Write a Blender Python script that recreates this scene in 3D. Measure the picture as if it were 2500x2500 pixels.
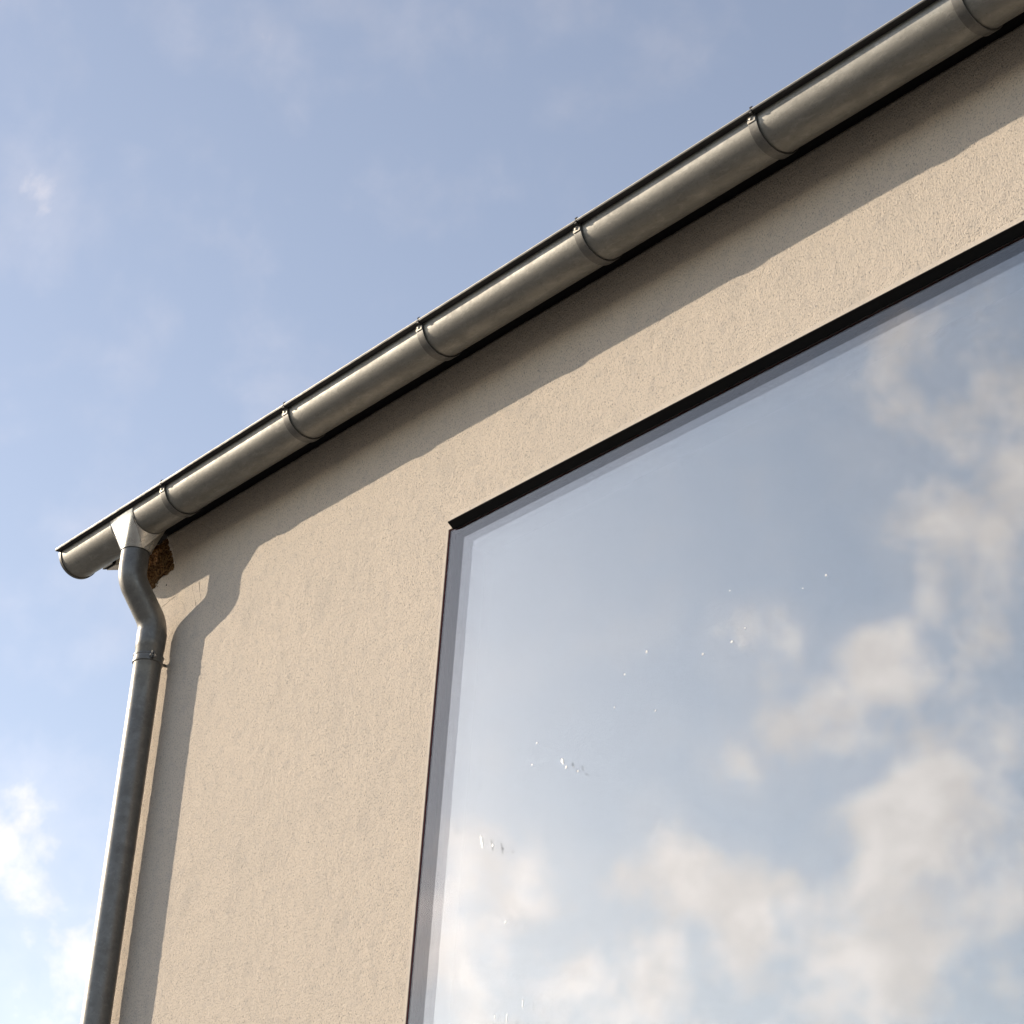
import bpy, bmesh, math, random
import numpy as np
from mathutils import Vector, Matrix

for o in list(bpy.data.objects):
    bpy.data.objects.remove(o)
scene = bpy.context.scene
C = scene.collection
random.seed(7)
RNG = np.random.default_rng(11)
Z0 = 4.9            # height of the window head above the ground


def P(x, y, z):
    return Vector((x, y, z + Z0))


# ------------------------------------------------------------------ camera
cam_right = Vector((0.6182670904, 0.7831478913, 0.0665220663))
cam_down = Vector((-0.3163363959, 0.3254264838, -0.8910829862))
cam_fwd = Vector((-0.7194978037, 0.5298839344, 0.4489386667))
CAM = P(5.430542444, -3.766556081, -3.275462135)
cd = bpy.data.cameras.new('camera')
cd.sensor_width = 36.0
cd.lens = 36.0 * 5900.7 / 2500.0
cd.clip_start = 0.05
cd.clip_end = 5000.0
cam = bpy.data.objects.new('camera', cd)
C.objects.link(cam)
m = Matrix.Identity(4)
for r in range(3):
    m[r][0] = cam_right[r]
    m[r][1] = -cam_down[r]
    m[r][2] = -cam_fwd[r]
    m[r][3] = CAM[r]
cam.matrix_world = m
scene.camera = cam

# ------------------------------------------------------------------ light
SUN = Vector((-0.849, -0.415, 0.328)).normalized()
SUN_EL = math.asin(SUN.z)
SUN_ROT = math.atan2(SUN.x, SUN.y)
sd = bpy.data.lights.new('sun', 'SUN')
sd.energy = 3.6
sd.angle = math.radians(0.53)
sd.color = (1.0, 0.85, 0.67)
sun = bpy.data.objects.new('sun', sd)
C.objects.link(sun)
sun.location = P(-8, -4, 6)
sun.rotation_euler = (-SUN).to_track_quat('-Z', 'Y').to_euler()

scene.view_settings.view_transform = 'Standard'
scene.view_settings.look = 'None'
scene.view_settings.gamma = 1.0
scene.view_settings.use_curve_mapping = False
scene.view_settings.exposure = 0.55

cy = scene.cycles
cy.max_bounces = 26
cy.transmission_bounces = 24
cy.glossy_bounces = 12
cy.diffuse_bounces = 3
cy.transparent_max_bounces = 16
cy.use_denoising = True
cy.blur_glossy = 0.3

# ------------------------------------------------------------------ world: sky with clouds
W = bpy.data.worlds.new('World')
scene.world = W
W.use_nodes = True
W.cycles.sampling_method = 'MANUAL'
W.cycles.sample_map_resolution = 256
nt = W.node_tree
nt.nodes.clear()
L = nt.links.new


def N(t, **kw):
    n = nt.nodes.new(t)
    for k, v in kw.items():
        setattr(n, k, v)
    return n


def wmath(op, a, b=None, clamp=False):
    n = N('ShaderNodeMath', operation=op, use_clamp=clamp)
    for i, v in enumerate((a, b)):
        if v is None:
            continue
        if isinstance(v, (int, float)):
            n.inputs[i].default_value = v
        else:
            L(v, n.inputs[i])
    return n.outputs[0]


def wrange(v, a, b, c, d, smooth=True):
    n = N('ShaderNodeMapRange', interpolation_type='SMOOTHSTEP' if smooth else 'LINEAR')
    L(v, n.inputs[0])
    for i, q in enumerate((a, b, c, d)):
        n.inputs[i + 1].default_value = q
    return n.outputs[0]


sky = N('ShaderNodeTexSky', sky_type='NISHITA')
sky.sun_disc = False
sky.sun_elevation = SUN_EL
sky.sun_rotation = SUN_ROT
sky.altitude = 100
sky.air_density = 1.0
sky.dust_density = 0.28
sky.ozone_density = 1.2
tc = N('ShaderNodeTexCoord')
nrm = N('ShaderNodeVectorMath', operation='NORMALIZE')
L(tc.outputs['Generated'], nrm.inputs[0])
DIR = nrm.outputs[0]
sep = N('ShaderNodeSeparateXYZ')
L(DIR, sep.inputs[0])
hz = wmath('ADD', wmath('MAXIMUM', sep.outputs[2], 0.0), 0.22)
inv = wmath('DIVIDE', 1.0, hz)
scl = N('ShaderNodeVectorMath', operation='SCALE')
L(DIR, scl.inputs[0])
L(inv, scl.inputs['Scale'])


def wnoise(vec, scale, detail, rough, offset=(0, 0, 0), dist=0.0):
    mp = N('ShaderNodeMapping')
    mp.inputs['Location'].default_value = offset
    L(vec, mp.inputs[0])
    n = N('ShaderNodeTexNoise')
    n.inputs['Scale'].default_value = scale
    n.inputs['Detail'].default_value = detail
    n.inputs['Roughness'].default_value = rough
    n.inputs['Distortion'].default_value = dist
    L(mp.outputs[0], n.inputs['Vector'])
    return n.outputs[0]


def pix_dir(u, v, reflected):
    d = cam_right * (u - 1250) + cam_down * (v - 1250) + cam_fwd * 5900.7
    d.normalize()
    if reflected:
        d.y = -d.y
    return d


# individual clouds: (pixel of the photograph, seen in the window or directly, angular radius in degrees, weight)
CLOUDS = [
    (2330, 1000, 1, 3.0, .30), (2440, 1280, 1, 3.0, .34), (2370, 1470, 1, 1.8, .30), (2170, 1620, 1, 1.5, .38), (2090, 1800, 1, 2.0, .33),
    (1890, 1850, 1, 1.7, .34), (2350, 1830, 1, 1.9, .30), (1850, 1600, 1, 1.4, .28),
    (2220, 2080, 1, 2.6, .40), (2420, 2280, 1, 2.9, .36), (2060, 2170, 1, 1.4, .32), (1720, 2270, 1, 2.4, .40),
    (1920, 2240, 1, 1.5, .34), (2090, 2420, 1, 2.3, .36), (1840, 2490, 1, 2.0, .36),
    (1170, 2260, 1, 2.6, .32), (1290, 2440, 1, 2.6, .28), (1450, 2200, 1, 1.4, .26),
    (30, 240, 0, 2.4, .06), (600, 170, 0, 1.6, .08), (0, 470, 0, 2.2, .06),
    (120, 1430, 0, 2.4, .14), (60, 2000, 0, 2.2, .32), (150, 2260, 0, 2.8, .31), (20, 2450, 0, 2.4, .28),
]
acc = None
for u, v, rf, rad, wt in CLOUDS:
    dv = pix_dir(u, v, rf)
    dp = N('ShaderNodeVectorMath', operation='DOT_PRODUCT')
    L(DIR, dp.inputs[0])
    dp.inputs[1].default_value = dv
    b = wrange(dp.outputs['Value'], math.cos(math.radians(rad * 1.35)), math.cos(math.radians(rad * 0.15)), 0.0, wt * (1.62 if rf else 1.22))
    acc = b if acc is None else wmath('MAXIMUM', acc, b)
billow = wnoise(DIR, 22.0, 5.0, 0.54, (3.1, 1.7, 0.4), 0.15)
fine = wnoise(DIR, 42.0, 2.0, 0.55, (0.3, 5.7, 2.4), 0.1)
layer = wnoise(scl.outputs[0], 1.5, 3.0, 0.55, (7.3, 2.2, 0.0), 0.3)
# density: scattered general cloud cover plus the individual clouds, broken up by the billows
dens = wmath('ADD', acc, wmath('MULTIPLY', wmath('SUBTRACT', billow, 0.625), 1.6))
dens = wmath('ADD', dens, wmath('MULTIPLY', wmath('SUBTRACT', fine, 0.5), 0.25))
dens = wmath('ADD', dens, wmath('MULTIPLY', wmath('SUBTRACT', layer, 0.5), 0.12))
mask = wrange(dens, 0.02, 0.56, 0.0, 0.95)
veil = wrange(dens, -0.30, 0.30, 0.0, 0.17)
mask = wmath('MAXIMUM', mask, veil)
mask = wmath('MULTIPLY', mask, wrange(sep.outputs[2], -0.02, 0.06, 0.0, 1.0))
tint = N('ShaderNodeHueSaturation')
tint.inputs['Saturation'].default_value = 0.68
L(sky.outputs[0], tint.inputs['Color'])
air = N('ShaderNodeMix', data_type='RGBA', blend_type='MULTIPLY')
air.inputs[0].default_value = 1.0
L(tint.outputs[0], air.inputs[6])
air.inputs[7].default_value = (1.03, 0.985, 1.0, 1)
SKYC = air.outputs[2]
hsv = N('ShaderNodeHueSaturation')
hsv.inputs['Saturation'].default_value = 0.22
hsv.inputs['Value'].default_value = 1.0
L(SKYC, hsv.inputs['Color'])
warm = N('ShaderNodeMix', data_type='RGBA', blend_type='MULTIPLY')
warm.inputs[0].default_value = 1.0
gam = N('ShaderNodeGamma')
gam.inputs[1].default_value = 0.82
L(hsv.outputs[0], gam.inputs[0])
L(gam.outputs[0], warm.inputs[6])
warm.inputs[7].default_value = (1.86, 1.68, 1.62, 1)
# lit tops and greyer folds inside the clouds
fold = N('ShaderNodeVectorMath', operation='SCALE')
L(warm.outputs[2], fold.inputs[0])
L(wrange(wnoise(DIR, 34.0, 4.0, 0.55, (1.9, 0.6, 4.4), 0.2), 0.32, 0.68, 0.90, 1.10), fold.inputs['Scale'])
cmix = N('ShaderNodeMix', data_type='RGBA')
L(mask, cmix.inputs[0])
L(SKYC, cmix.inputs[6])
L(fold.outputs[0], cmix.inputs[7])
bg = N('ShaderNodeBackground')
bg.inputs['Strength'].default_value = 0.136
L(cmix.outputs[2], bg.inputs[0])
wo = N('ShaderNodeOutputWorld')
L(bg.outputs[0], wo.inputs[0])


# ------------------------------------------------------------------ materials
class Mat:
    def __init__(self, name, base=(.5, .5, .5), rough=.6, metal=0.0, spec=0.5):
        self.m = bpy.data.materials.new(name)
        self.m.use_nodes = True
        self.t = self.m.node_tree
        self.b = self.t.nodes['Principled BSDF']
        self.b.inputs['Base Color'].default_value = (*base, 1)
        self.b.inputs['Roughness'].default_value = rough
        self.b.inputs['Metallic'].default_value = metal
        self.b.inputs['Specular IOR Level'].default_value = spec
        self.tc = self.t.nodes.new('ShaderNodeTexCoord')

    def n(self, t, **kw):
        x = self.t.nodes.new(t)
        for k, v in kw.items():
            setattr(x, k, v)
        return x

    def link(self, a, b):
        self.t.links.new(a, b)

    def noise(self, scale, detail=4, rough=.55, mapscale=(1, 1, 1), rot=(0, 0, 0), dist=0.0):
        mp = self.n('ShaderNodeMapping')
        mp.inputs['Scale'].default_value = mapscale
        mp.inputs['Rotation'].default_value = rot
        self.link(self.tc.outputs['Object'], mp.inputs[0])
        x = self.n('ShaderNodeTexNoise')
        x.inputs['Scale'].default_value = scale
        x.inputs['Detail'].default_value = detail
        x.inputs['Roughness'].default_value = rough
        x.inputs['Distortion'].default_value = dist
        self.link(mp.outputs[0], x.inputs['Vector'])
        return x.outputs[0]

    def vor(self, scale, feature='F1', mapscale=(1, 1, 1), randomness=1.0):
        mp = self.n('ShaderNodeMapping')
        mp.inputs['Scale'].default_value = mapscale
        self.link(self.tc.outputs['Object'], mp.inputs[0])
        x = self.n('ShaderNodeTexVoronoi', feature=feature)
        x.inputs['Scale'].default_value = scale
        x.inputs['Randomness'].default_value = randomness
        self.link(mp.outputs[0], x.inputs['Vector'])
        return x.outputs

    def rng(self, v, a, b, c, d, smooth=False):
        x = self.n('ShaderNodeMapRange', interpolation_type='SMOOTHSTEP' if smooth else 'LINEAR')
        self.link(v, x.inputs[0])
        for i, q in enumerate((a, b, c, d)):
            x.inputs[i + 1].default_value = q
        return x.outputs[0]

    def math(self, op, a, b):
        x = self.n('ShaderNodeMath', operation=op)
        for i, v in enumerate((a, b)):
            if isinstance(v, (int, float)):
                x.inputs[i].default_value = v
            else:
                self.link(v, x.inputs[i])
        return x.outputs[0]

    def mix(self, f, a, b, blend='MIX'):
        x = self.n('ShaderNodeMix', data_type='RGBA', blend_type=blend)
        for i, v in ((0, f), (6, a), (7, b)):
            if isinstance(v, (int, float)):
                x.inputs[i].default_value = v
            elif isinstance(v, tuple):
                x.inputs[i].default_value = (*v, 1)
            else:
                self.link(v, x.inputs[i])
        return x.outputs[2]

    def bump(self, h, dist, strength=1.0, prev=None):
        x = self.n('ShaderNodeBump')
        x.inputs['Distance'].default_value = dist
        x.inputs['Strength'].default_value = strength
        self.link(h, x.inputs['Height'])
        if prev is not None:
            self.link(prev, x.inputs['Normal'])
        self.link(x.outputs[0], self.b.inputs['Normal'])
        return x.outputs[0]

    def color(self, sock):
        self.link(sock, self.b.inputs['Base Color'])

    def rough(self, sock):
        self.link(sock, self.b.inputs['Roughness'])


def stucco(name, base, grain=1.0):
    s = Mat(name, base, .92, 0, .25)
    big = s.noise(2.6, 4, .6)
    mid = s.noise(21, 5, .65)
    g1 = s.noise(215, 3, .7, (1.0, 1, .8), (0, .5, 0), .1)
    g2 = s.noise(60, 2, .5)
    pit = s.noise(200, 3, .72, (1.0, 1, .8), (0, .5, 0), .1)
    c = s.mix(s.rng(big, .35, .7, 0, .55, True), base, tuple(q * k for q, k in zip(base, (.93, .94, .95))))
    c = s.mix(s.rng(mid, .48, .70, 0, .6, True), c, tuple(q * k for q, k in zip(base, (.80, .82, .86))))
    patch = s.noise(6.5, 6, .7, (1.0, 1, .55))
    c = s.mix(s.rng(patch, .50, .72, 0, .6, True), c, tuple(q * k for q, k in zip(base, (.80, .82, .85))))
    c = s.mix(s.rng(pit, .53, .65, 0, .95 * grain, True), c, (base[0] * .46, base[1] * .48, base[2] * .52))
    s.color(c)
    h = s.math('ADD', s.math('MULTIPLY', g1, 1.0), s.math('MULTIPLY', g2, .5))
    h = s.math('SUBTRACT', h, s.math('MULTIPLY', s.rng(pit, .58, .78, 0, 1, True), .45))
    s.bump(h, .0068 * grain, .8)
    return s.m


M = {}
M['stucco'] = stucco('stucco', (.70, .608, .500))
M['bead'] = stucco('smooth_render', (.66, .58, .485), .25)


def zinc(name, base, rough, spot, metal=.82, patina=.5):
    s = Mat(name, base, rough, metal, .5)
    a = s.noise(9, 5, .6, (1, 2.5, 2.5))
    b = s.noise(85, 4, .65)
    v = s.vor(55, 'F1')
    c = s.mix(s.rng(a, .35, .7, 0, patina, True), base, tuple(q * .72 for q in base))
    c = s.mix(s.rng(b, .5, .75, 0, .5, True), c, tuple(q * .62 for q in base))
    wm = s.noise(34, 5, .75, (.5, 1.6, 1.6), (0, 0, 0), .6)
    c = s.mix(s.rng(wm, .52, .66, 0, .45, True), c, tuple(min(1, q * 1.35) for q in base))
    dot = s.noise(260, 2, .5)
    c = s.mix(s.rng(dot, .66, .74, 0, spot, True), c, (.09, .08, .07))
    s.color(c)
    s.rough(s.math('ADD', s.rng(a, .3, .7, rough - .06, rough + .10), s.rng(v[0], 0, .8, -.04, .05)))
    s.bump(s.math('ADD', b, s.math('MULTIPLY', a, 1.2)), .0008, .35)
    return s.m


M['gutter'] = zinc('weathered_zinc', (.25, .245, .224), .47, .65, .74, .6)
M['outlet'] = zinc('bright_zinc', (.60, .585, .55), .27, .15, .95, .2)
M['pipe'] = zinc('galvanised_pipe', (.185, .180, .168), .38, .55, .6, .7)
M['strap'] = zinc('strap_zinc', (.15, .147, .138), .45, .3, .8)
M['lip'] = zinc('shaded_lip_zinc', (.035, .035, .036), .5, .2, .5)  # near-black colour paints in the shade under the flange
M['hem'] = zinc('hem_zinc', (.5, .48, .42), .4, .2, .6)  # split off paler, to keep the sunlit edge line
M['clip'] = zinc('clip_zinc', (.46, .43, .37), .5, .2, .5)

M['black'] = Mat('black_paint', (.006, .006, .007), .75, 0, .15).m
M['gasket'] = Mat('dark_maroon_seal', (.10, .020, .022), .8, 0, .2).m
M['frame'] = Mat('dark_frame', (.012, .013, .015), .6, 0, .2).m
M['spacer'] = Mat('edge_seal', (.007, .007, .008), .9, 0, .05).m
M['room'] = Mat('room_paint', (.16, .16, .165), .9, 0, .2).m
s = Mat('verge_paint', (.52, .51, .48), .6)
s.color(s.mix(s.rng(s.noise(30, 4), .4, .7, 0, .5), (.52, .51, .48), (.4, .39, .37)))
M['verge'] = s.m
s = Mat('roof_sheet', (.05, .052, .058), .5, .2)
s.color(s.mix(s.noise(6, 5), (.04, .042, .047), (.07, .072, .078)))
M['roof'] = s.m
s = Mat('gravel_yard', (.2, .19, .18), .95, 0, .1)
s.color(s.mix(s.noise(.35, 6, .65), (.15, .148, .14), (.25, .24, .22)))
M['ground'] = s.m
s = Mat('wood_wool', (.3, .17, .07), .95, 0, .1)
n1 = s.noise(38, 5, .7, dist=1.5)
c = s.mix(s.rng(n1, .38, .68, 0, 1, True), (.15, .078, .036), (.58, .36, .17))
s.color(s.mix(s.rng(s.noise(14, 3), .5, .7, 0, .5, True), c, (.07, .045, .03)))
s.bump(n1, .01, .8)
M['wool'] = s.m
M['straw'] = Mat('straw', (.40, .26, .12), .9, 0, .2).m
M['fleck'] = Mat('dried_splash', (.88, .86, .84), .35, 0, .7).m
M['crack'] = Mat('crack_dark', (.36, .30, .25), .95, 0, .1).m

for key, ior in (('glass', 1.53), ('glass_coated', 1.85), ('glass_low_e', 2.4)):
    g = bpy.data.materials.new('window_' + key)
    g.use_nodes = True
    gt = g.node_tree
    gt.nodes.clear()
    gb = gt.nodes.new('ShaderNodeBsdfGlass')
    gb.inputs['IOR'].default_value = ior
    gb.inputs['Roughness'].default_value = 0.0
    gb.inputs['Color'].default_value = (.985, .99, .985, 1)
    go = gt.nodes.new('ShaderNodeOutputMaterial')
    gt.links.new(gb.outputs[0], go.inputs[0])
    M[key] = g


# ------------------------------------------------------------------ helpers
def mesh_obj(name, bm, mat, parent=None, smooth=False, angle=None):
    me = bpy.data.meshes.new(name)
    bmesh.ops.recalc_face_normals(bm, faces=bm.faces)
    bm.to_mesh(me)
    bm.free()
    me.materials.append(M[mat])
    if smooth:
        for p in me.polygons:
            p.use_smooth = True
        if angle:
            me.set_sharp_from_angle(angle=math.radians(angle))
    o = bpy.data.objects.new(name, me)
    C.objects.link(o)
    if parent:
        o.parent = parent
    return o


def thing(name, label, cat, group=None):
    o = bpy.data.objects.new(name, None)
    C.objects.link(o)
    o['label'] = label
    o['category'] = cat
    if group:
        o['group'] = group
    return o


def add_box(bm, a, b, bevel=0.0):
    """box between corners a and b, in scene coordinates before the Z0 shift"""
    vs = []
    for x in (a[0], b[0]):
        for y in (a[1], b[1]):
            for z in (a[2], b[2]):
                vs.append(bm.verts.new(P(x, y, z)))
    fs = []
    for q in ((0, 1, 3, 2), (4, 6, 7, 5), (0, 4, 5, 1), (2, 3, 7, 6), (0, 2, 6, 4), (1, 5, 7, 3)):
        fs.append(bm.faces.new([vs[i] for i in q]))
    if bevel:
        es = list({e for f in fs for e in f.edges})
        bmesh.ops.bevel(bm, geom=es, offset=bevel, segments=2, affect='EDGES', profile=.6)


def box(name, a, b, mat, parent=None, bevel=0.0):
    bm = bmesh.new()
    add_box(bm, a, b, bevel)
    return mesh_obj(name, bm, mat, parent)


def prism(name, prof, xs, mat, parent=None, smooth=False, angle=None, wob=None):
    """closed (y, z) profile swept along x through the stations xs"""
    bm = bmesh.new()
    rings = []
    for i, x in enumerate(xs):
        dy, dz = wob(x) if wob else (0, 0)
        rings.append([bm.verts.new(P(x, y + dy, z + dz)) for y, z in prof])
    n = len(prof)
    for a, b in zip(rings, rings[1:]):
        for j in range(n):
            k = (j + 1) % n
            bm.faces.new((a[j], a[k], b[k], b[j]))
    bm.faces.new(rings[0])
    bm.faces.new(rings[-1])
    return mesh_obj(name, bm, mat, parent, smooth, angle)


def tube(bm, pts, rad, seg=40, caps=True):
    """tube through the points pts; rad a number or a list"""
    rings = []
    n = len(pts)
    ref = Vector((1, 0, 0))
    for i, p in enumerate(pts):
        t = (pts[min(i + 1, n - 1)] - pts[max(i - 1, 0)]).normalized()
        u = (ref - t * ref.dot(t)).normalized()
        w = t.cross(u)
        r = rad[i] if isinstance(rad, (list, tuple)) else rad
        rings.append([bm.verts.new(p + (u * math.cos(a) + w * math.sin(a)) * r)
                      for a in (2 * math.pi * k / seg for k in range(seg))])
    for a, b in zip(rings, rings[1:]):
        for j in range(seg):
            k = (j + 1) % seg
            bm.faces.new((a[j], a[k], b[k], b[j]))
    if caps:
        bm.faces.new(rings[0])
        bm.faces.new(rings[-1])


# ------------------------------------------------------------------ ground
bm = bmesh.new()
bmesh.ops.create_grid(bm, x_segments=8, y_segments=8, size=1500)
gr = mesh_obj('ground', bm, 'ground')
gr['kind'] = 'structure'

# ------------------------------------------------------------------ house
XC = -1.91          # left corner of the wall
ZT = 0.571          # top of the render under the eave
XR = 6.5
DEPTH = 7.0
WX1, WZ0, WZ1 = 3.3, -2.75, -0.034      # window opening
house = thing('stucco_house', 'cream stucco house with a large mirroring window and a broken wall corner', 'house')


def wall_mesh():
    step = .0085
    xs = np.concatenate([np.arange(XC, 0 - step * .6, step), [0.0]])
    xs = np.concatenate([xs, np.arange(step, 2.5, step), [2.7, WX1, 4.5, XR]])
    zs = np.concatenate([np.arange(ZT, WZ1 + step * .6, -step), [WZ1]])
    zs = np.concatenate([zs, np.arange(WZ1 - step, -2.05, -step), [-2.3, WZ0, -3.6, -4.9]])
    nx, nz = len(xs), len(zs)
    X, Zg = np.meshgrid(xs, zs, indexing='ij')
    # gently uneven hand-floated surface
    w = RNG.standard_normal((nx, nz))
    fx = np.fft.fftfreq(nx)[:, None]
    fz = np.fft.fftfreq(nz)[None, :]
    fr = np.sqrt(fx * fx + fz * fz)
    F = np.fft.fft2(w)

    def band(s):
        q = np.real(np.fft.ifft2(F * np.exp(-(fr * s) ** 2)))
        return q / q.std()
    disp = .00022 * band(2.5) + .00012 * band(8) + .0003 * band(90)
    edge = np.minimum.reduce([np.abs(X - 0) + 1e9 * ((Zg > WZ1 + .05)), np.abs(Zg - WZ1) + 1e9 * (X < -.05)])
    disp *= np.clip(edge / .03, 0.15, 1)
    # broken corner
    poly = np.array([(-1.99, .62), (-1.822, .62), (-1.818, .573), (-1.800, .548), (-1.778, .505), (-1.765, .498), (-1.745, .455),
                     (-1.731, .430), (-1.724, .404), (-1.752, .409), (-1.772, .398), (-1.800, .407), (-1.828, .400), (-1.845, .389), (-1.868, .393), (-1.880, .385),
                     (-1.99, .392)])

    def inside(px, pz):
        r = np.zeros(px.shape, bool)
        for (x1, z1), (x2, z2) in zip(poly, np.roll(poly, -1, 0)):
            with np.errstate(divide='ignore', invalid='ignore'):
                c = ((z1 > pz) != (z2 > pz)) & (px < (x2 - x1) * (pz - z1) / (z2 - z1) + x1)
            r ^= c
        return r
    # snap nearby grid points onto the break line
    loc = (X < -1.6) & (Zg > .3)
    bd = np.full(X.shape, 1e9)
    bx, bz = X.copy(), Zg.copy()
    for (x1, z1), (x2, z2) in zip(poly, np.roll(poly, -1, 0)):
        dx, dz = x2 - x1, z2 - z1
        t = np.clip(((X - x1) * dx + (Zg - z1) * dz) / (dx * dx + dz * dz), 0, 1)
        qx, qz = x1 + t * dx, z1 + t * dz
        dd = np.hypot(X - qx, Zg - qz)
        k = dd < bd
        bd[k], bx[k], bz[k] = dd[k], qx[k], qz[k]
    k = loc & (bd < step * .55) & (X > XC + .001) & (Zg < ZT - .001)
    Xs, Zs = np.where(k, bx, X), np.where(k, bz, Zg)
    cx = (Xs[:-1, :-1] + Xs[1:, 1:]) / 2
    cz = (Zs[:-1, :-1] + Zs[1:, 1:]) / 2
    keep = ~((cx > 0) & (cx < WX1) & (cz < WZ1) & (cz > WZ0)) & ~inside(cx, cz)
    idx = np.arange(nx * nz).reshape(nx, nz)
    ii, jj = np.nonzero(keep)
    quads = np.stack([idx[ii, jj], idx[ii, jj + 1], idx[ii + 1, jj + 1], idx[ii + 1, jj]], 1)
    verts = np.stack([Xs.ravel(), disp.ravel(), Zs.ravel() + Z0], 1)
    used = np.unique(quads)
    remap = -np.ones(nx * nz, int)
    remap[used] = np.arange(len(used))
    verts, quads = verts[used], remap[quads]
    # rim faces going back into the wall all along the border
    e = np.concatenate([quads[:, [0, 1]], quads[:, [1, 2]], quads[:, [2, 3]], quads[:, [3, 0]]])
    key = np.sort(e, 1)
    _, inv_, cnt = np.unique(key, axis=0, return_inverse=True, return_counts=True)
    be = e[cnt[inv_.ravel()] == 1]
    bv = np.unique(be)
    back = dict(zip(bv.tolist(), range(len(verts), len(verts) + len(bv))))
    vb = verts[bv].copy()
    vb[:, 1] = .12
    verts = np.concatenate([verts, vb])
    rim = [(b, a, back[a], back[b]) for a, b in be.tolist()]
    faces = quads.tolist() + rim
    me = bpy.data.meshes.new('wall')
    me.from_pydata(verts.tolist(), [], faces)
    me.materials.append(M['stucco'])
    me.polygons.foreach_set('use_smooth', [True] * len(quads) + [False] * len(rim))
    me.update()
    o = bpy.data.objects.new('wall', me)
    C.objects.link(o)
    o.parent = house
    o['label'] = 'cream stucco front wall with grainy finish'
    return o


wall_mesh()

# masonry behind the render, the gable walls and the back (a hollow shell)
bm = bmesh.new()
add_box(bm, (XC + .004, .125, -4.9), (-.01, .30, .36))
add_box(bm, (XC + .20, .125, .36), (-.01, .30, ZT))
add_box(bm, (-.01, .125, .005), (WX1 + .01, .30, ZT))
add_box(bm, (WX1 + .01, .125, -4.9), (XR - .01, .30, ZT))
add_box(bm, (-.01, .125, -4.9), (WX1 + .01, .30, WZ0 - .05))
mesh_obj('masonry', bm, 'room', house)
for x0, x1 in ((XC, XC + .3), (XR - .3, XR)):
    bm = bmesh.new()
    prof = [(.303, -4.9), (DEPTH, -4.9), (DEPTH, .55), (DEPTH / 2, .55 + .365 * DEPTH / 2), (.303, .55)]
    v0 = [bm.verts.new(P(x0, y, z)) for y, z in prof]
    v1 = [bm.verts.new(P(x1, y, z)) for y, z in prof]
    bm.faces.new(v0)
    bm.faces.new(v1)
    for i in range(5):
        k = (i + 1) % 5
        bm.faces.new((v0[i], v0[k], v1[k], v1[i]))
    mesh_obj('gable_wall', bm, 'stucco', house)
box('back_wall', (XC + .31, DEPTH - .3, -4.9), (XR - .31, DEPTH - .005, .5), 'room', house)
box('room_floor', (XC + .31, .31, -3.0), (XR - .31, DEPTH - .31, -2.8), 'room', house)
box('room_ceiling', (XC + .31, .31, .30), (XR - .31, DEPTH - .31, .40), 'room', house)

# roof: two slopes of 20 degrees, oversailing the gable
SL = .365
XV = -2.20
YE = -.085


def roof_slab(name, yt, mat, x0, x1, y0, y1, z_under, z_over):
    prof = [(y0, yt + z_under), (y1, yt + z_under + SL * (y1 - y0)), (y1, yt + z_over + SL * (y1 - y0)), (y0, yt + z_over)]
    return prism(name, prof, [x0, x1], mat, house)


EZ = .600           # underside of the roof at the eave line
roof_slab('roof', EZ, 'roof', XV, XR + .3, YE, DEPTH / 2, .03, .075)
prism('rear_roof', [(DEPTH / 2 + .002, EZ + .03 + SL * (DEPTH / 2 - YE)), (DEPTH + .2, EZ - .05), (DEPTH + .2, EZ),
                    (DEPTH / 2 + .002, EZ + .075 + SL * (DEPTH / 2 - YE))], [XV, XR + .3], 'roof', house)
# pale verge board under the oversailing roof, its cut front end dark
roof_slab('verge_board', EZ, 'verge', -2.168, -2.10, -.050, DEPTH / 2 - .1, -.068, .028)
roof_slab('verge_end_cap', EZ, 'black', -2.170, -2.098, -.066, -.0505, -.070, .025)
roof_slab('verge_soffit', EZ, 'black', -2.099, XC - .002, -.08, DEPTH / 2 - .1, .004, .028)
ZG_ = .5347
# black eave soffit and fascia behind the gutter
prism('eave_soffit', [(-.0875, ZT + .004), (.118, ZT + .004), (.118, ZT + .02), (-.0875, ZT + .02)], [XC + .10, XR], 'black', house)
prism('fascia', [(-.0955, ZG_ - .002), (-.0885, ZG_ - .002), (-.0885, EZ + .06), (-.0955, EZ + .06)], [XV + .13, XR], 'black', house)

# broken corner: rough wood-wool filling with loose straws
bm = bmesh.new()
nx_, nz_ = 44, 44
grid = []
for i in range(nx_):
    col = []
    for j in range(nz_):
        x = XC - .045 + (.25) * i / (nx_ - 1)
        z = .372 + (.215) * j / (nz_ - 1)
        y = .004 + .040 * max(0, (i / nx_ - .35)) * (.4 + j / nz_) + RNG.normal(0, .0032) + .008 * math.sin(31 * x + 40 * z) * math.sin(47 * z - 13 * x)
        if z > ZT - .03:
            y += .02
        col.append(bm.verts.new(P(x, y, z)))
    grid.append(col)
for i in range(nx_ - 1):
    for j in range(nz_ - 1):
        bm.faces.new((grid[i][j], grid[i + 1][j], grid[i + 1][j + 1], grid[i][j + 1]))
bmesh.ops.solidify(bm, geom=bm.faces[:], thickness=-.01)
mesh_obj('exposed_filling', bm, 'wool', house)['label'] = 'brown fibrous filling exposed in the broken wall corner'
bm = bmesh.new()
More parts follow.
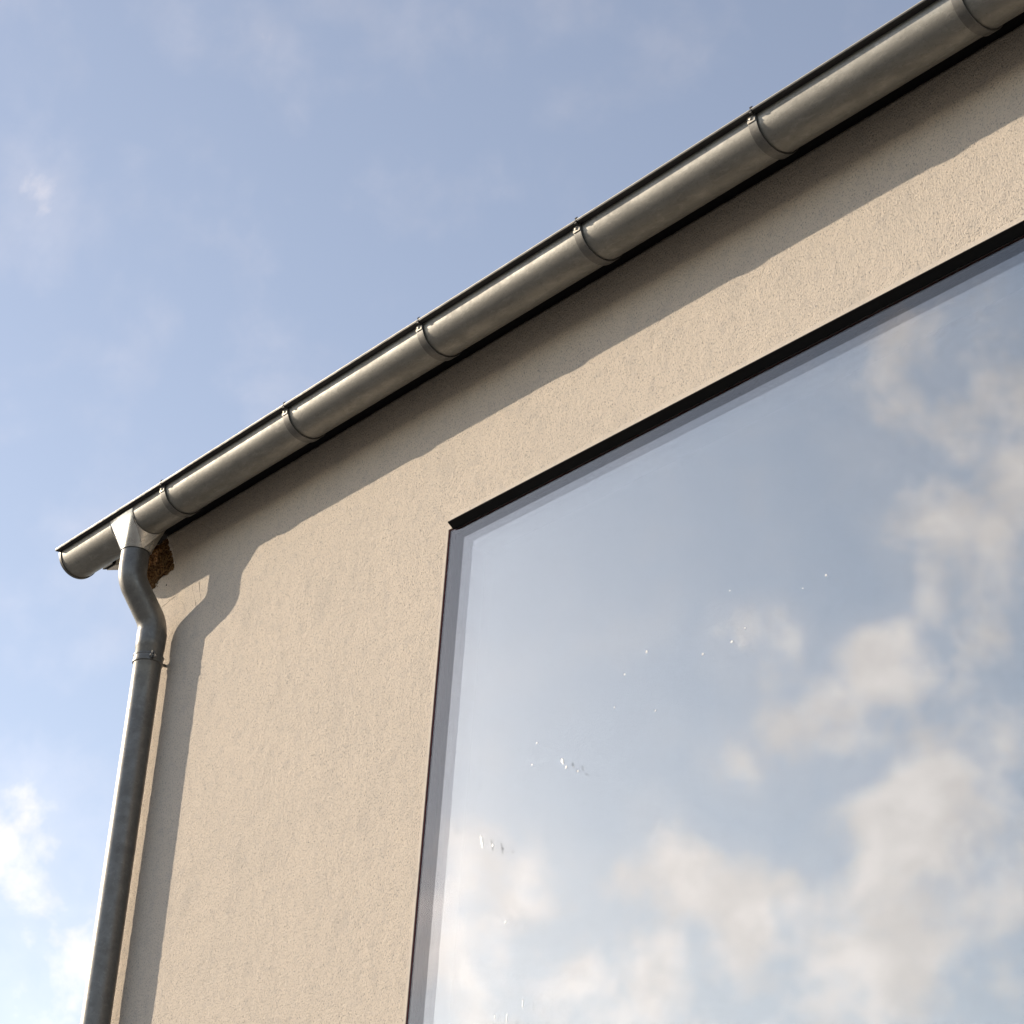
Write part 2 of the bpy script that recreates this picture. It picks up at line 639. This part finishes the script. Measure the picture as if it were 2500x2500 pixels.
for k in range(70):
    a = Vector((random.uniform(XC + .01, -1.735), random.uniform(.004, .04), random.uniform(.392, .50)))
    d = Vector((random.gauss(0, 1), random.gauss(0, .25), random.gauss(0, .8))).normalized() * random.uniform(.02, .06)
    pts = []
    for q in range(5):
        t = q / 4
        p = a + d * t + Vector((0, -.008 * math.sin(t * 3.1), .006 * math.sin(t * 5 + k)))
        pts.append(P(*p))
    tube(bm, pts, .0011, 5)
st = mesh_obj('loose_straw', bm, 'straw', house, True)
st['kind'] = 'stuff'

# hairline cracks and a drill hole in the render near the corner
def wall_strip(name, pts, wd, mat):
    bm = bmesh.new()
    tube(bm, [P(x, -.0002, z) for x, z in pts], wd, 6)
    return mesh_obj(name, bm, mat, house)


def wig(a, b, n=14, amp=.003):
    r = []
    ph = random.uniform(0, 6)
    for i in range(n):
        t = i / (n - 1)
        r.append((a[0] + (b[0] - a[0]) * t + amp * math.sin(t * 9 + ph) + random.gauss(0, amp * .3),
                  a[1] + (b[1] - a[1]) * t + amp * .5 * math.sin(t * 13 + ph)))
    return r


# ------------------------------------------------------------------ window: triple glazing
win = bpy.data.objects.new('window', None)
C.objects.link(win)
win.parent = house
win['label'] = 'large fixed pane of triple glazing mirroring clouds'
G0 = .003           # front of the outer pane
GX0, GX1 = .0042, WX1 - .006
GZ0, GZ1 = WZ0 + .006, WZ1 - .005
for k in range(3):
    y = G0 + .020 * k
    ins = .0 if k == 0 else .006
    box('pane', (GX0 + ins, y, GZ0 + ins), (GX1 - ins, y + .004, GZ1 - ins), ('glass', 'glass_coated', 'glass_low_e')[k], win)
SPX, SPZ = .031, -.056
for k in range(2):
    y0, y1 = G0 + .0045 + .020 * k, G0 + .0195 + .020 * k
    i = .007
    for nm, a, b in (('spacer', (GX0 + i, y0, GZ0 + i), (SPX, y1, GZ1 - i)),
                     ('spacer', (GX1 - .026, y0, GZ0 + i), (GX1 - i, y1, GZ1 - i)),
                     ('spacer', (SPX + .0005, y0, SPZ), (GX1 - .0265, y1, GZ1 - i)),
                     ('spacer', (SPX + .0005, y0, GZ0 + i), (GX1 - .0265, y1, GZ0 + .03))):
        box(nm, a, b, 'spacer', win)
# dark seal around the glass and the inner frame
for nm, a, b in (('seal', (.0003, .0008, WZ0 + .001), (.0039, .10, WZ1 - .001)),
                 ('seal', (.0065, .0045, WZ1 - .0045), (WX1 - .001, .10, WZ1 - .0006))):
    box(nm, a, b, 'gasket', win)
for nm, a, b in (('frame', (.0065, .052, WZ0 + .01), (.05, .12, WZ1 - .005)),
                 ('frame', (WX1 - .05, .052, WZ0 + .01), (WX1 - .007, .12, WZ1 - .005)),
                 ('frame', (.0505, .052, WZ1 - .06), (WX1 - .0505, .12, WZ1 - .005)),
                 ('frame', (.0505, .052, WZ0 + .01), (WX1 - .0505, .12, WZ0 + .06))):
    box(nm, a, b, 'frame', win)
box('dark_backing', (.0, .126, WZ0 - .02), (WX1, .130, -.005), 'spacer', win)  # added black panel, shuts off the room so the glass stays dark behind
box('sill', (-.03, -.05, WZ0 - .03), (WX1 + .03, .05, WZ0 - .002), 'frame', win)
# black projecting head profile
prism('head_profile', [(-.0245, -.0225), (-.0245, -.0250), (-.002, -.0400), (.0022, -.0400), (.0022, -.0345), (-.0016, -.0200)],
      [.026, .8, 1.6, 2.4, WX1 + .02], 'black', win)
bm = bmesh.new()
ecp = ((-.0238, -.0230), (-.0238, -.0248), (-.0025, -.0392), (.0015, -.0392))
vs = [bm.verts.new(P(.0255, y, z)) for y, z in ecp]
vs2 = [bm.verts.new(P(.0240, y, z)) for y, z in ecp]
bm.faces.new(vs)
bm.faces.new(vs2)
for i in range(4):
    bm.faces.new((vs[i], vs[(i + 1) % 4], vs2[(i + 1) % 4], vs2[i]))
mesh_obj('profile_end_cap', bm, 'strap', win)


def glass_pt(u, v):
    d = (cam_right * (u - 1250) + cam_down * (v - 1250) + cam_fwd * 5900.7).normalized()
    t = (G0 - CAM.y) / d.y
    p = CAM + d * t
    return p.x, p.z - Z0


# smooth render bead along the edge of the opening
box('edge_bead', (-.012, -.0010, WZ0), (-.0004, .010, WZ1 + .012), 'bead', house)
box('edge_bead', (-.0002, -.0010, WZ1 + .0004), (WX1, .010, WZ1 + .046), 'bead', house)
for a_, b_ in (((471, 1431), (481, 1483)), ((487, 1421), (492, 1462)), ((397, 1483), (430, 1456)), ((448, 1470), (455, 1492))):
    q = [glass_pt(*a_), glass_pt(*b_)]
    wall_strip('hairline_crack', wig(q[0], q[1], 12, .0016), .0007, 'crack')
x_, z_ = glass_pt(408, 1429)
bm = bmesh.new()
tube(bm, [P(x_, -.0006, z_), P(x_, .004, z_)], .0035, 12)
mesh_obj('drill_hole', bm, 'black', house)

# dried splashes on the outside of the glass
FLECKS = [(1373, 1858, 9, 20, 28), (1382, 1873, 6, 9, 10), (1299, 1867, 5, 6, 0), (1311, 1814, 4, 6, 20), (1411, 1883, 5, 6, 10), (1716, 1597, 6, 7, 20),
          (1787, 1567, 7, 8, -30), (1819, 1533, 4, 5, 0), (2017, 1404, 7, 6, -30), (1782, 1442, 4, 4, 0), (1525, 1646, 4, 6, 10), (1579, 1591, 6, 8, -20),
          (1176, 2056, 8, 38, 22), (1203, 2064, 7, 12, 25), (1234, 2251, 5, 9, -10), (1208, 2484, 4, 12, 0),
          (1237, 2487, 4, 22, 0), (1276, 2450, 4, 22, 0), (1500, 1727, 4, 5, 0), (1600, 1735, 4, 5, 0), (1960, 1436, 4, 3, 0)]
for u, v, w, h, ang in FLECKS:
    x, z = glass_pt(u, v)
    bm = bmesh.new()
    ring = []
    top = []
    ca, sa = math.cos(math.radians(ang)), math.sin(math.radians(ang))
    for k in range(10):
        a = 2 * math.pi * k / 10
        r = random.uniform(.7, 1.15)
        px, pz = w * .00070 * r * math.cos(a), h * .00060 * r * math.sin(a)
        qx, qz = px * ca - pz * sa * .8, px * sa * .6 + pz * ca
        ring.append(bm.verts.new(P(x + qx, G0 - .0001, z + qz)))
        top.append(bm.verts.new(P(x + qx * .5, G0 - .0009, z + qz * .5)))
    for k in range(10):
        j = (k + 1) % 10
        bm.faces.new((ring[k], ring[j], top[j], top[k]))
    bm.faces.new(top)
    bm.faces.new(ring)
    mesh_obj('splash_mark', bm, 'fleck', win)

# ------------------------------------------------------------------ gutter
YG, ZG, RG = -.1758, .5347, .0772
GXL, GXR = -2.158, 3.4
gutter = thing('rain_gutter', 'half round zinc rain gutter running along the eave above the wall', 'gutter')


def gutter_wob(x):
    return (.0005 * math.sin(1.9 * x + .4) + .0002 * math.sin(7.3 * x), .0007 * math.sin(1.3 * x + 2.0) + .0002 * math.sin(8.7 * x + 1))


def arc(r, a0, a1, n):
    """points on the gutter arc; angle 0 front, 90 bottom, 180 back"""
    return [(YG - r * math.cos(math.radians(a0 + (a1 - a0) * i / (n - 1))), ZG - r * math.sin(math.radians(a0 + (a1 - a0) * i / (n - 1)))) for i in range(n)]


def xstations(a, b, step=.12):
    n = max(2, int((b - a) / step))
    return [a + (b - a) * i / n for i in range(n + 1)]


prof = [(YG + RG, ZG + .03)] + arc(RG, 180, 0, 48) + [(YG - RG, ZG + .0015)] + [(YG - RG + .0012, ZG + .003)] + arc(RG - .0013, 0, 180, 48) + [(YG + RG - .0013, ZG + .03)]
prism('trough', prof, xstations(GXL, GXR), 'gutter', gutter, True, 40, gutter_wob)
# outward flange with rolled hem
FL = .019
ye = YG - RG - FL
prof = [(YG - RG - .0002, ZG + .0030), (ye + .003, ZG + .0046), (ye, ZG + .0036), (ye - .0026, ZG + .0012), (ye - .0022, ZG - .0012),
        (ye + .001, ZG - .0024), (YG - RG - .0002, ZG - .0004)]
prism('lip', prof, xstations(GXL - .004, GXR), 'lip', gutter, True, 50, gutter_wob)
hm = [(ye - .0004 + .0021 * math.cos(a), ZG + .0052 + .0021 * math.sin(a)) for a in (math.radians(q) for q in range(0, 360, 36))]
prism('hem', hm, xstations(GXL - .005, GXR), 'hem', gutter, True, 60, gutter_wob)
# stop end with a raised rim
bm = bmesh.new()
dy, dz = gutter_wob(GXL)
for x0, x1, r in ((GXL - .0035, GXL - .0005, RG - .0005), (GXL - .006, GXL + .007, None)):
    if r:
        pr = arc(r, 0, 180, 40)
    else:
        pr = arc(RG + .0035, -1, 182, 40) + arc(RG + .0004, 182, -1, 40)
    v0 = [bm.verts.new(P(x0, y + dy, z + dz)) for y, z in pr]
    v1 = [bm.verts.new(P(x1, y + dy, z + dz)) for y, z in pr]
    bm.faces.new(v0)
    bm.faces.new(v1)
    for i in range(len(pr)):
        k = (i + 1) % len(pr)
        bm.faces.new((v0[i], v0[k], v1[k], v1[i]))
mesh_obj('end_cap', bm, 'strap', gutter, True, 35)

BRACKETS = [-1.408, -.626, .118, .874, 1.592, 2.300]
SW, ST = .031, .0050


def ribbon(path, w, t, x0):
    """flat bar bent along a (y, z) path, thickness to the outside"""
    bm = bmesh.new()
    n = len(path)
    rings = []
    for i, (y, z) in enumerate(path):
        y0, z0 = path[max(i - 1, 0)]
        y1, z1 = path[min(i + 1, n - 1)]
        ty, tz = y1 - y0, z1 - z0
        l = math.hypot(ty, tz)
        ny, nz = tz / l, -ty / l
        rings.append([bm.verts.new(P(x0 + a, y + ny * b, z + nz * b)) for a, b in ((-w / 2, 0), (w / 2, 0), (w / 2, t), (-w / 2, t))])
    for a, b in zip(rings, rings[1:]):
        for j in range(4):
            k = (j + 1) % 4
            bm.faces.new((a[j], a[k], b[k], b[j]))
    bm.faces.new(rings[0])
    bm.faces.new(rings[-1])
    bmesh.ops.recalc_face_normals(bm, faces=bm.faces)
    es = [e for e in bm.edges if len(e.link_faces) == 2 and e.calc_face_angle(0) > .9]
    bmesh.ops.bevel(bm, geom=es, offset=min(t, w) * .16, segments=1, affect='EDGES')
    return bm


for bi, bx in enumerate(BRACKETS):
    dy, dz = gutter_wob(bx)
    off = lambda pts: [(y + dy, z + dz) for y, z in pts]
    path = arc(RG + .0006, 4, 180, 40) + [(YG + RG + .0006, ZG + .05), (YG + RG + .02, ZG + .085)]
    b = mesh_obj('bracket', ribbon(off(path), SW, ST, bx), 'strap', gutter, True, 35)
    # folded clip plate at the front with a rivet, and the hook over the lip
    pl = [(YG - RG - .0056, ZG - .021), (YG - RG - .0064, ZG - .010), (YG - RG - .0064, ZG - .0012)]
    mesh_obj('clip', ribbon(off(pl[::-1]), SW * .93, -.0016, bx - .001), 'clip', b)
    bm = bmesh.new()
    c = P(bx - .002, YG - RG - .0085 + dy, ZG - .0105 + dz)
    tube(bm, [c + Vector((0, .002, 0)), c + Vector((0, -.0008, 0)), c + Vector((0, -.0018, 0))], [.0052, .0048, .0022], 12)
    mesh_obj('rivet', bm, 'clip', b, True, 40)
    ho = .0042
    hk = [(YG - RG - .0005, ZG - .012), (YG - RG - .010, ZG - .006), (ye - .001, ZG - ho - .001)]
    hk += [(ye - ho * math.sin(a), ZG + .0015 - ho * math.cos(a)) for a in (math.radians(q) for q in (30, 60, 90, 120, 150))]
    hk += [(ye + .001, ZG + .0085), (ye - .002, ZG + .0135), (ye + .003, ZG + .0175)]
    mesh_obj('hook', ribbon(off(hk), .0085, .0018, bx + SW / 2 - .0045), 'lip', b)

# ------------------------------------------------------------------ downpipe
XO, XP, YP = -1.702, -1.690, -.0694
pipe = thing('downpipe', 'galvanised round downpipe with swan neck at the wall corner', 'downpipe')
ZS = .405           # lower end of the outlet
RO = .0525
hx = .080
rs = RG + .0022
cornr = [(-1, 0), (1, 0), (1, 1), (-1, 1)]
bm = bmesh.new()
circ = {}
NQ = 14


def cpt(a):          # angle from front, turning towards +x
    k = round(math.degrees(a) % 360, 3)
    if k not in circ:
        circ[k] = bm.verts.new(P(XO + RO * math.sin(a), YG - RO * math.cos(a), ZS))
    return circ[k]


def sad(x, ang):
    y, z = YG - rs * math.cos(math.radians(ang)), ZG - rs * math.sin(math.radians(ang))
    return bm.verts.new(P(x, y, z))


A0, A1 = 5.0, 172.0
NR = 26
right = [sad(XO + hx, A0 + (A1 - A0) * i / NR) for i in range(NR + 1)]
left = [sad(XO - hx, A0 + (A1 - A0) * i / NR) for i in range(NR + 1)]
f0, r0, b0, l0 = cpt(0), cpt(math.pi / 2), cpt(math.pi), cpt(3 * math.pi / 2)
bm.faces.new((left[0], right[0], f0))
bm.faces.new((right[-1], left[-1], b0))
for i in range(NR):
    bm.faces.new((right[i], right[i + 1], r0))
    bm.faces.new((left[i + 1], left[i], l0))
for k in range(NQ):
    q = math.pi / 2 / NQ
    bm.faces.new((right[0], cpt(k * q + q), cpt(k * q)))
    bm.faces.new((right[-1], cpt(math.pi / 2 + k * q + q), cpt(math.pi / 2 + k * q)))
    bm.faces.new((left[-1], cpt(math.pi + k * q + q), cpt(math.pi + k * q)))
    bm.faces.new((left[0], cpt(3 * math.pi / 2 + k * q + q), cpt(3 * math.pi / 2 + k * q)))
out = mesh_obj('outlet', bm, 'outlet', pipe, True, 28)
out['label'] = 'bright zinc outlet funnel under the gutter'
bm = bmesh.new()
tube(bm, [P(XO, YG, ZS + .001), P(XO, YG, ZS - .02)], .0488, 48)
mesh_obj('spigot', bm, 'strap', out, True, 40)


def fillet(pts, rad, n=12):
    r = [pts[0]]
    for a, b, c in zip(pts, pts[1:], pts[2:]):
        u, v = (a - b).normalized(), (c - b).normalized()
        ang = u.angle(v)
        t = rad / math.tan(ang / 2)
        p0, p1 = b + u * t, b + v * t
        cen = b + (u + v).normalized() * (rad / math.sin(ang / 2))
        w0, w1 = (p0 - cen), (p1 - cen)
        tot = w0.angle(w1)
        for i in range(n + 1):
            s_ = i / n
            q = (w0 * math.sin((1 - s_) * tot) + w1 * math.sin(s_ * tot)) / math.sin(tot)
            r.append(cen + q)
    r.append(pts[-1])
    return r


path = fillet([P(XO, YG, .400), P(XO, YG, .298), P(XP, YP, .150), P(XP, YP, .108)], .115, 16)
bm = bmesh.new()
rad = [.0512] * len(path)
rad[-1] = .0492
tube(bm, [path[0] + Vector((0, 0, .0015))] + path, [.0488] + rad, 48)
el = mesh_obj('elbow', bm, 'pipe', pipe, True, 40)
bm = bmesh.new()
zz = [.1175, .116, .08, .055, .052, -.2, -1.0, -2.0, -3.4, -4.9]
rr = [.0500, .0538, .0530, .0522, .0504, .050, .050, .050, .050, .050]
tube(bm, [P(XP, YP, z) for z in zz], rr, 48)
pp = mesh_obj('pipe', bm, 'pipe', pipe, True, 40)

# clamp with screwed ears and a stand-off pin into the wall
bm = bmesh.new()
zc = .012
zz = [zc + .016, zc + .0145, zc + .010, zc + .0085, zc - .0085, zc - .010, zc - .0145, zc - .016]
rr = [.0505, .0545, .0548, .0530, .0530, .0548, .0545, .0505]
tube(bm, [P(XP, YP, z) for z in zz], rr, 48)
cl = mesh_obj('clamp', bm, 'pipe', pipe, True, 50)
bm = bmesh.new()
ca = math.radians(74)
nx0, ny0 = math.sin(ca), -math.cos(ca)
tx, ty = math.cos(ca), math.sin(ca)
for s_ in (-1, 1):
    vs = []
    for a, b_, c_ in [(i, j, k) for i in (0, 1) for j in (0, 1) for k in (0, 1)]:
        rad_ = .050 + .022 * a
        tt = s_ * (.0022 + .0032 * b_)
        vs.append(bm.verts.new(P(XP + nx0 * rad_ + tx * tt, YP + ny0 * rad_ + ty * tt, zc - .013 + .026 * c_)))
    for q in ((0, 1, 3, 2), (4, 6, 7, 5), (0, 4, 5, 1), (2, 3, 7, 6), (0, 2, 6, 4), (1, 5, 7, 3)):
        bm.faces.new([vs[i] for i in q])
mesh_obj('clamp_ear', bm, 'pipe', cl)
bm = bmesh.new()
ctr = P(XP + nx0 * .063, YP + ny0 * .063, zc)
tube(bm, [ctr + Vector((tx, ty, 0)) * q for q in (-.0105, -.010, -.0055, -.0054)], [.004, .0062, .0062, .003], 6)
tube(bm, [ctr + Vector((tx, ty, 0)) * q for q in (-.0056, .012)], [.0028, .0028], 10)
tube(bm, [ctr + Vector((tx, ty, 0)) * q for q in (.0055, .0095)], [.0060, .0060], 6)
mesh_obj('clamp_bolt', bm, 'outlet', cl)
bm = bmesh.new()
tube(bm, [P(XP + .004, YP + .05, zc), P(XP + .004, .03, zc)], .0055, 12)
mesh_obj('wall_pin', bm, 'strap', cl, True, 40)
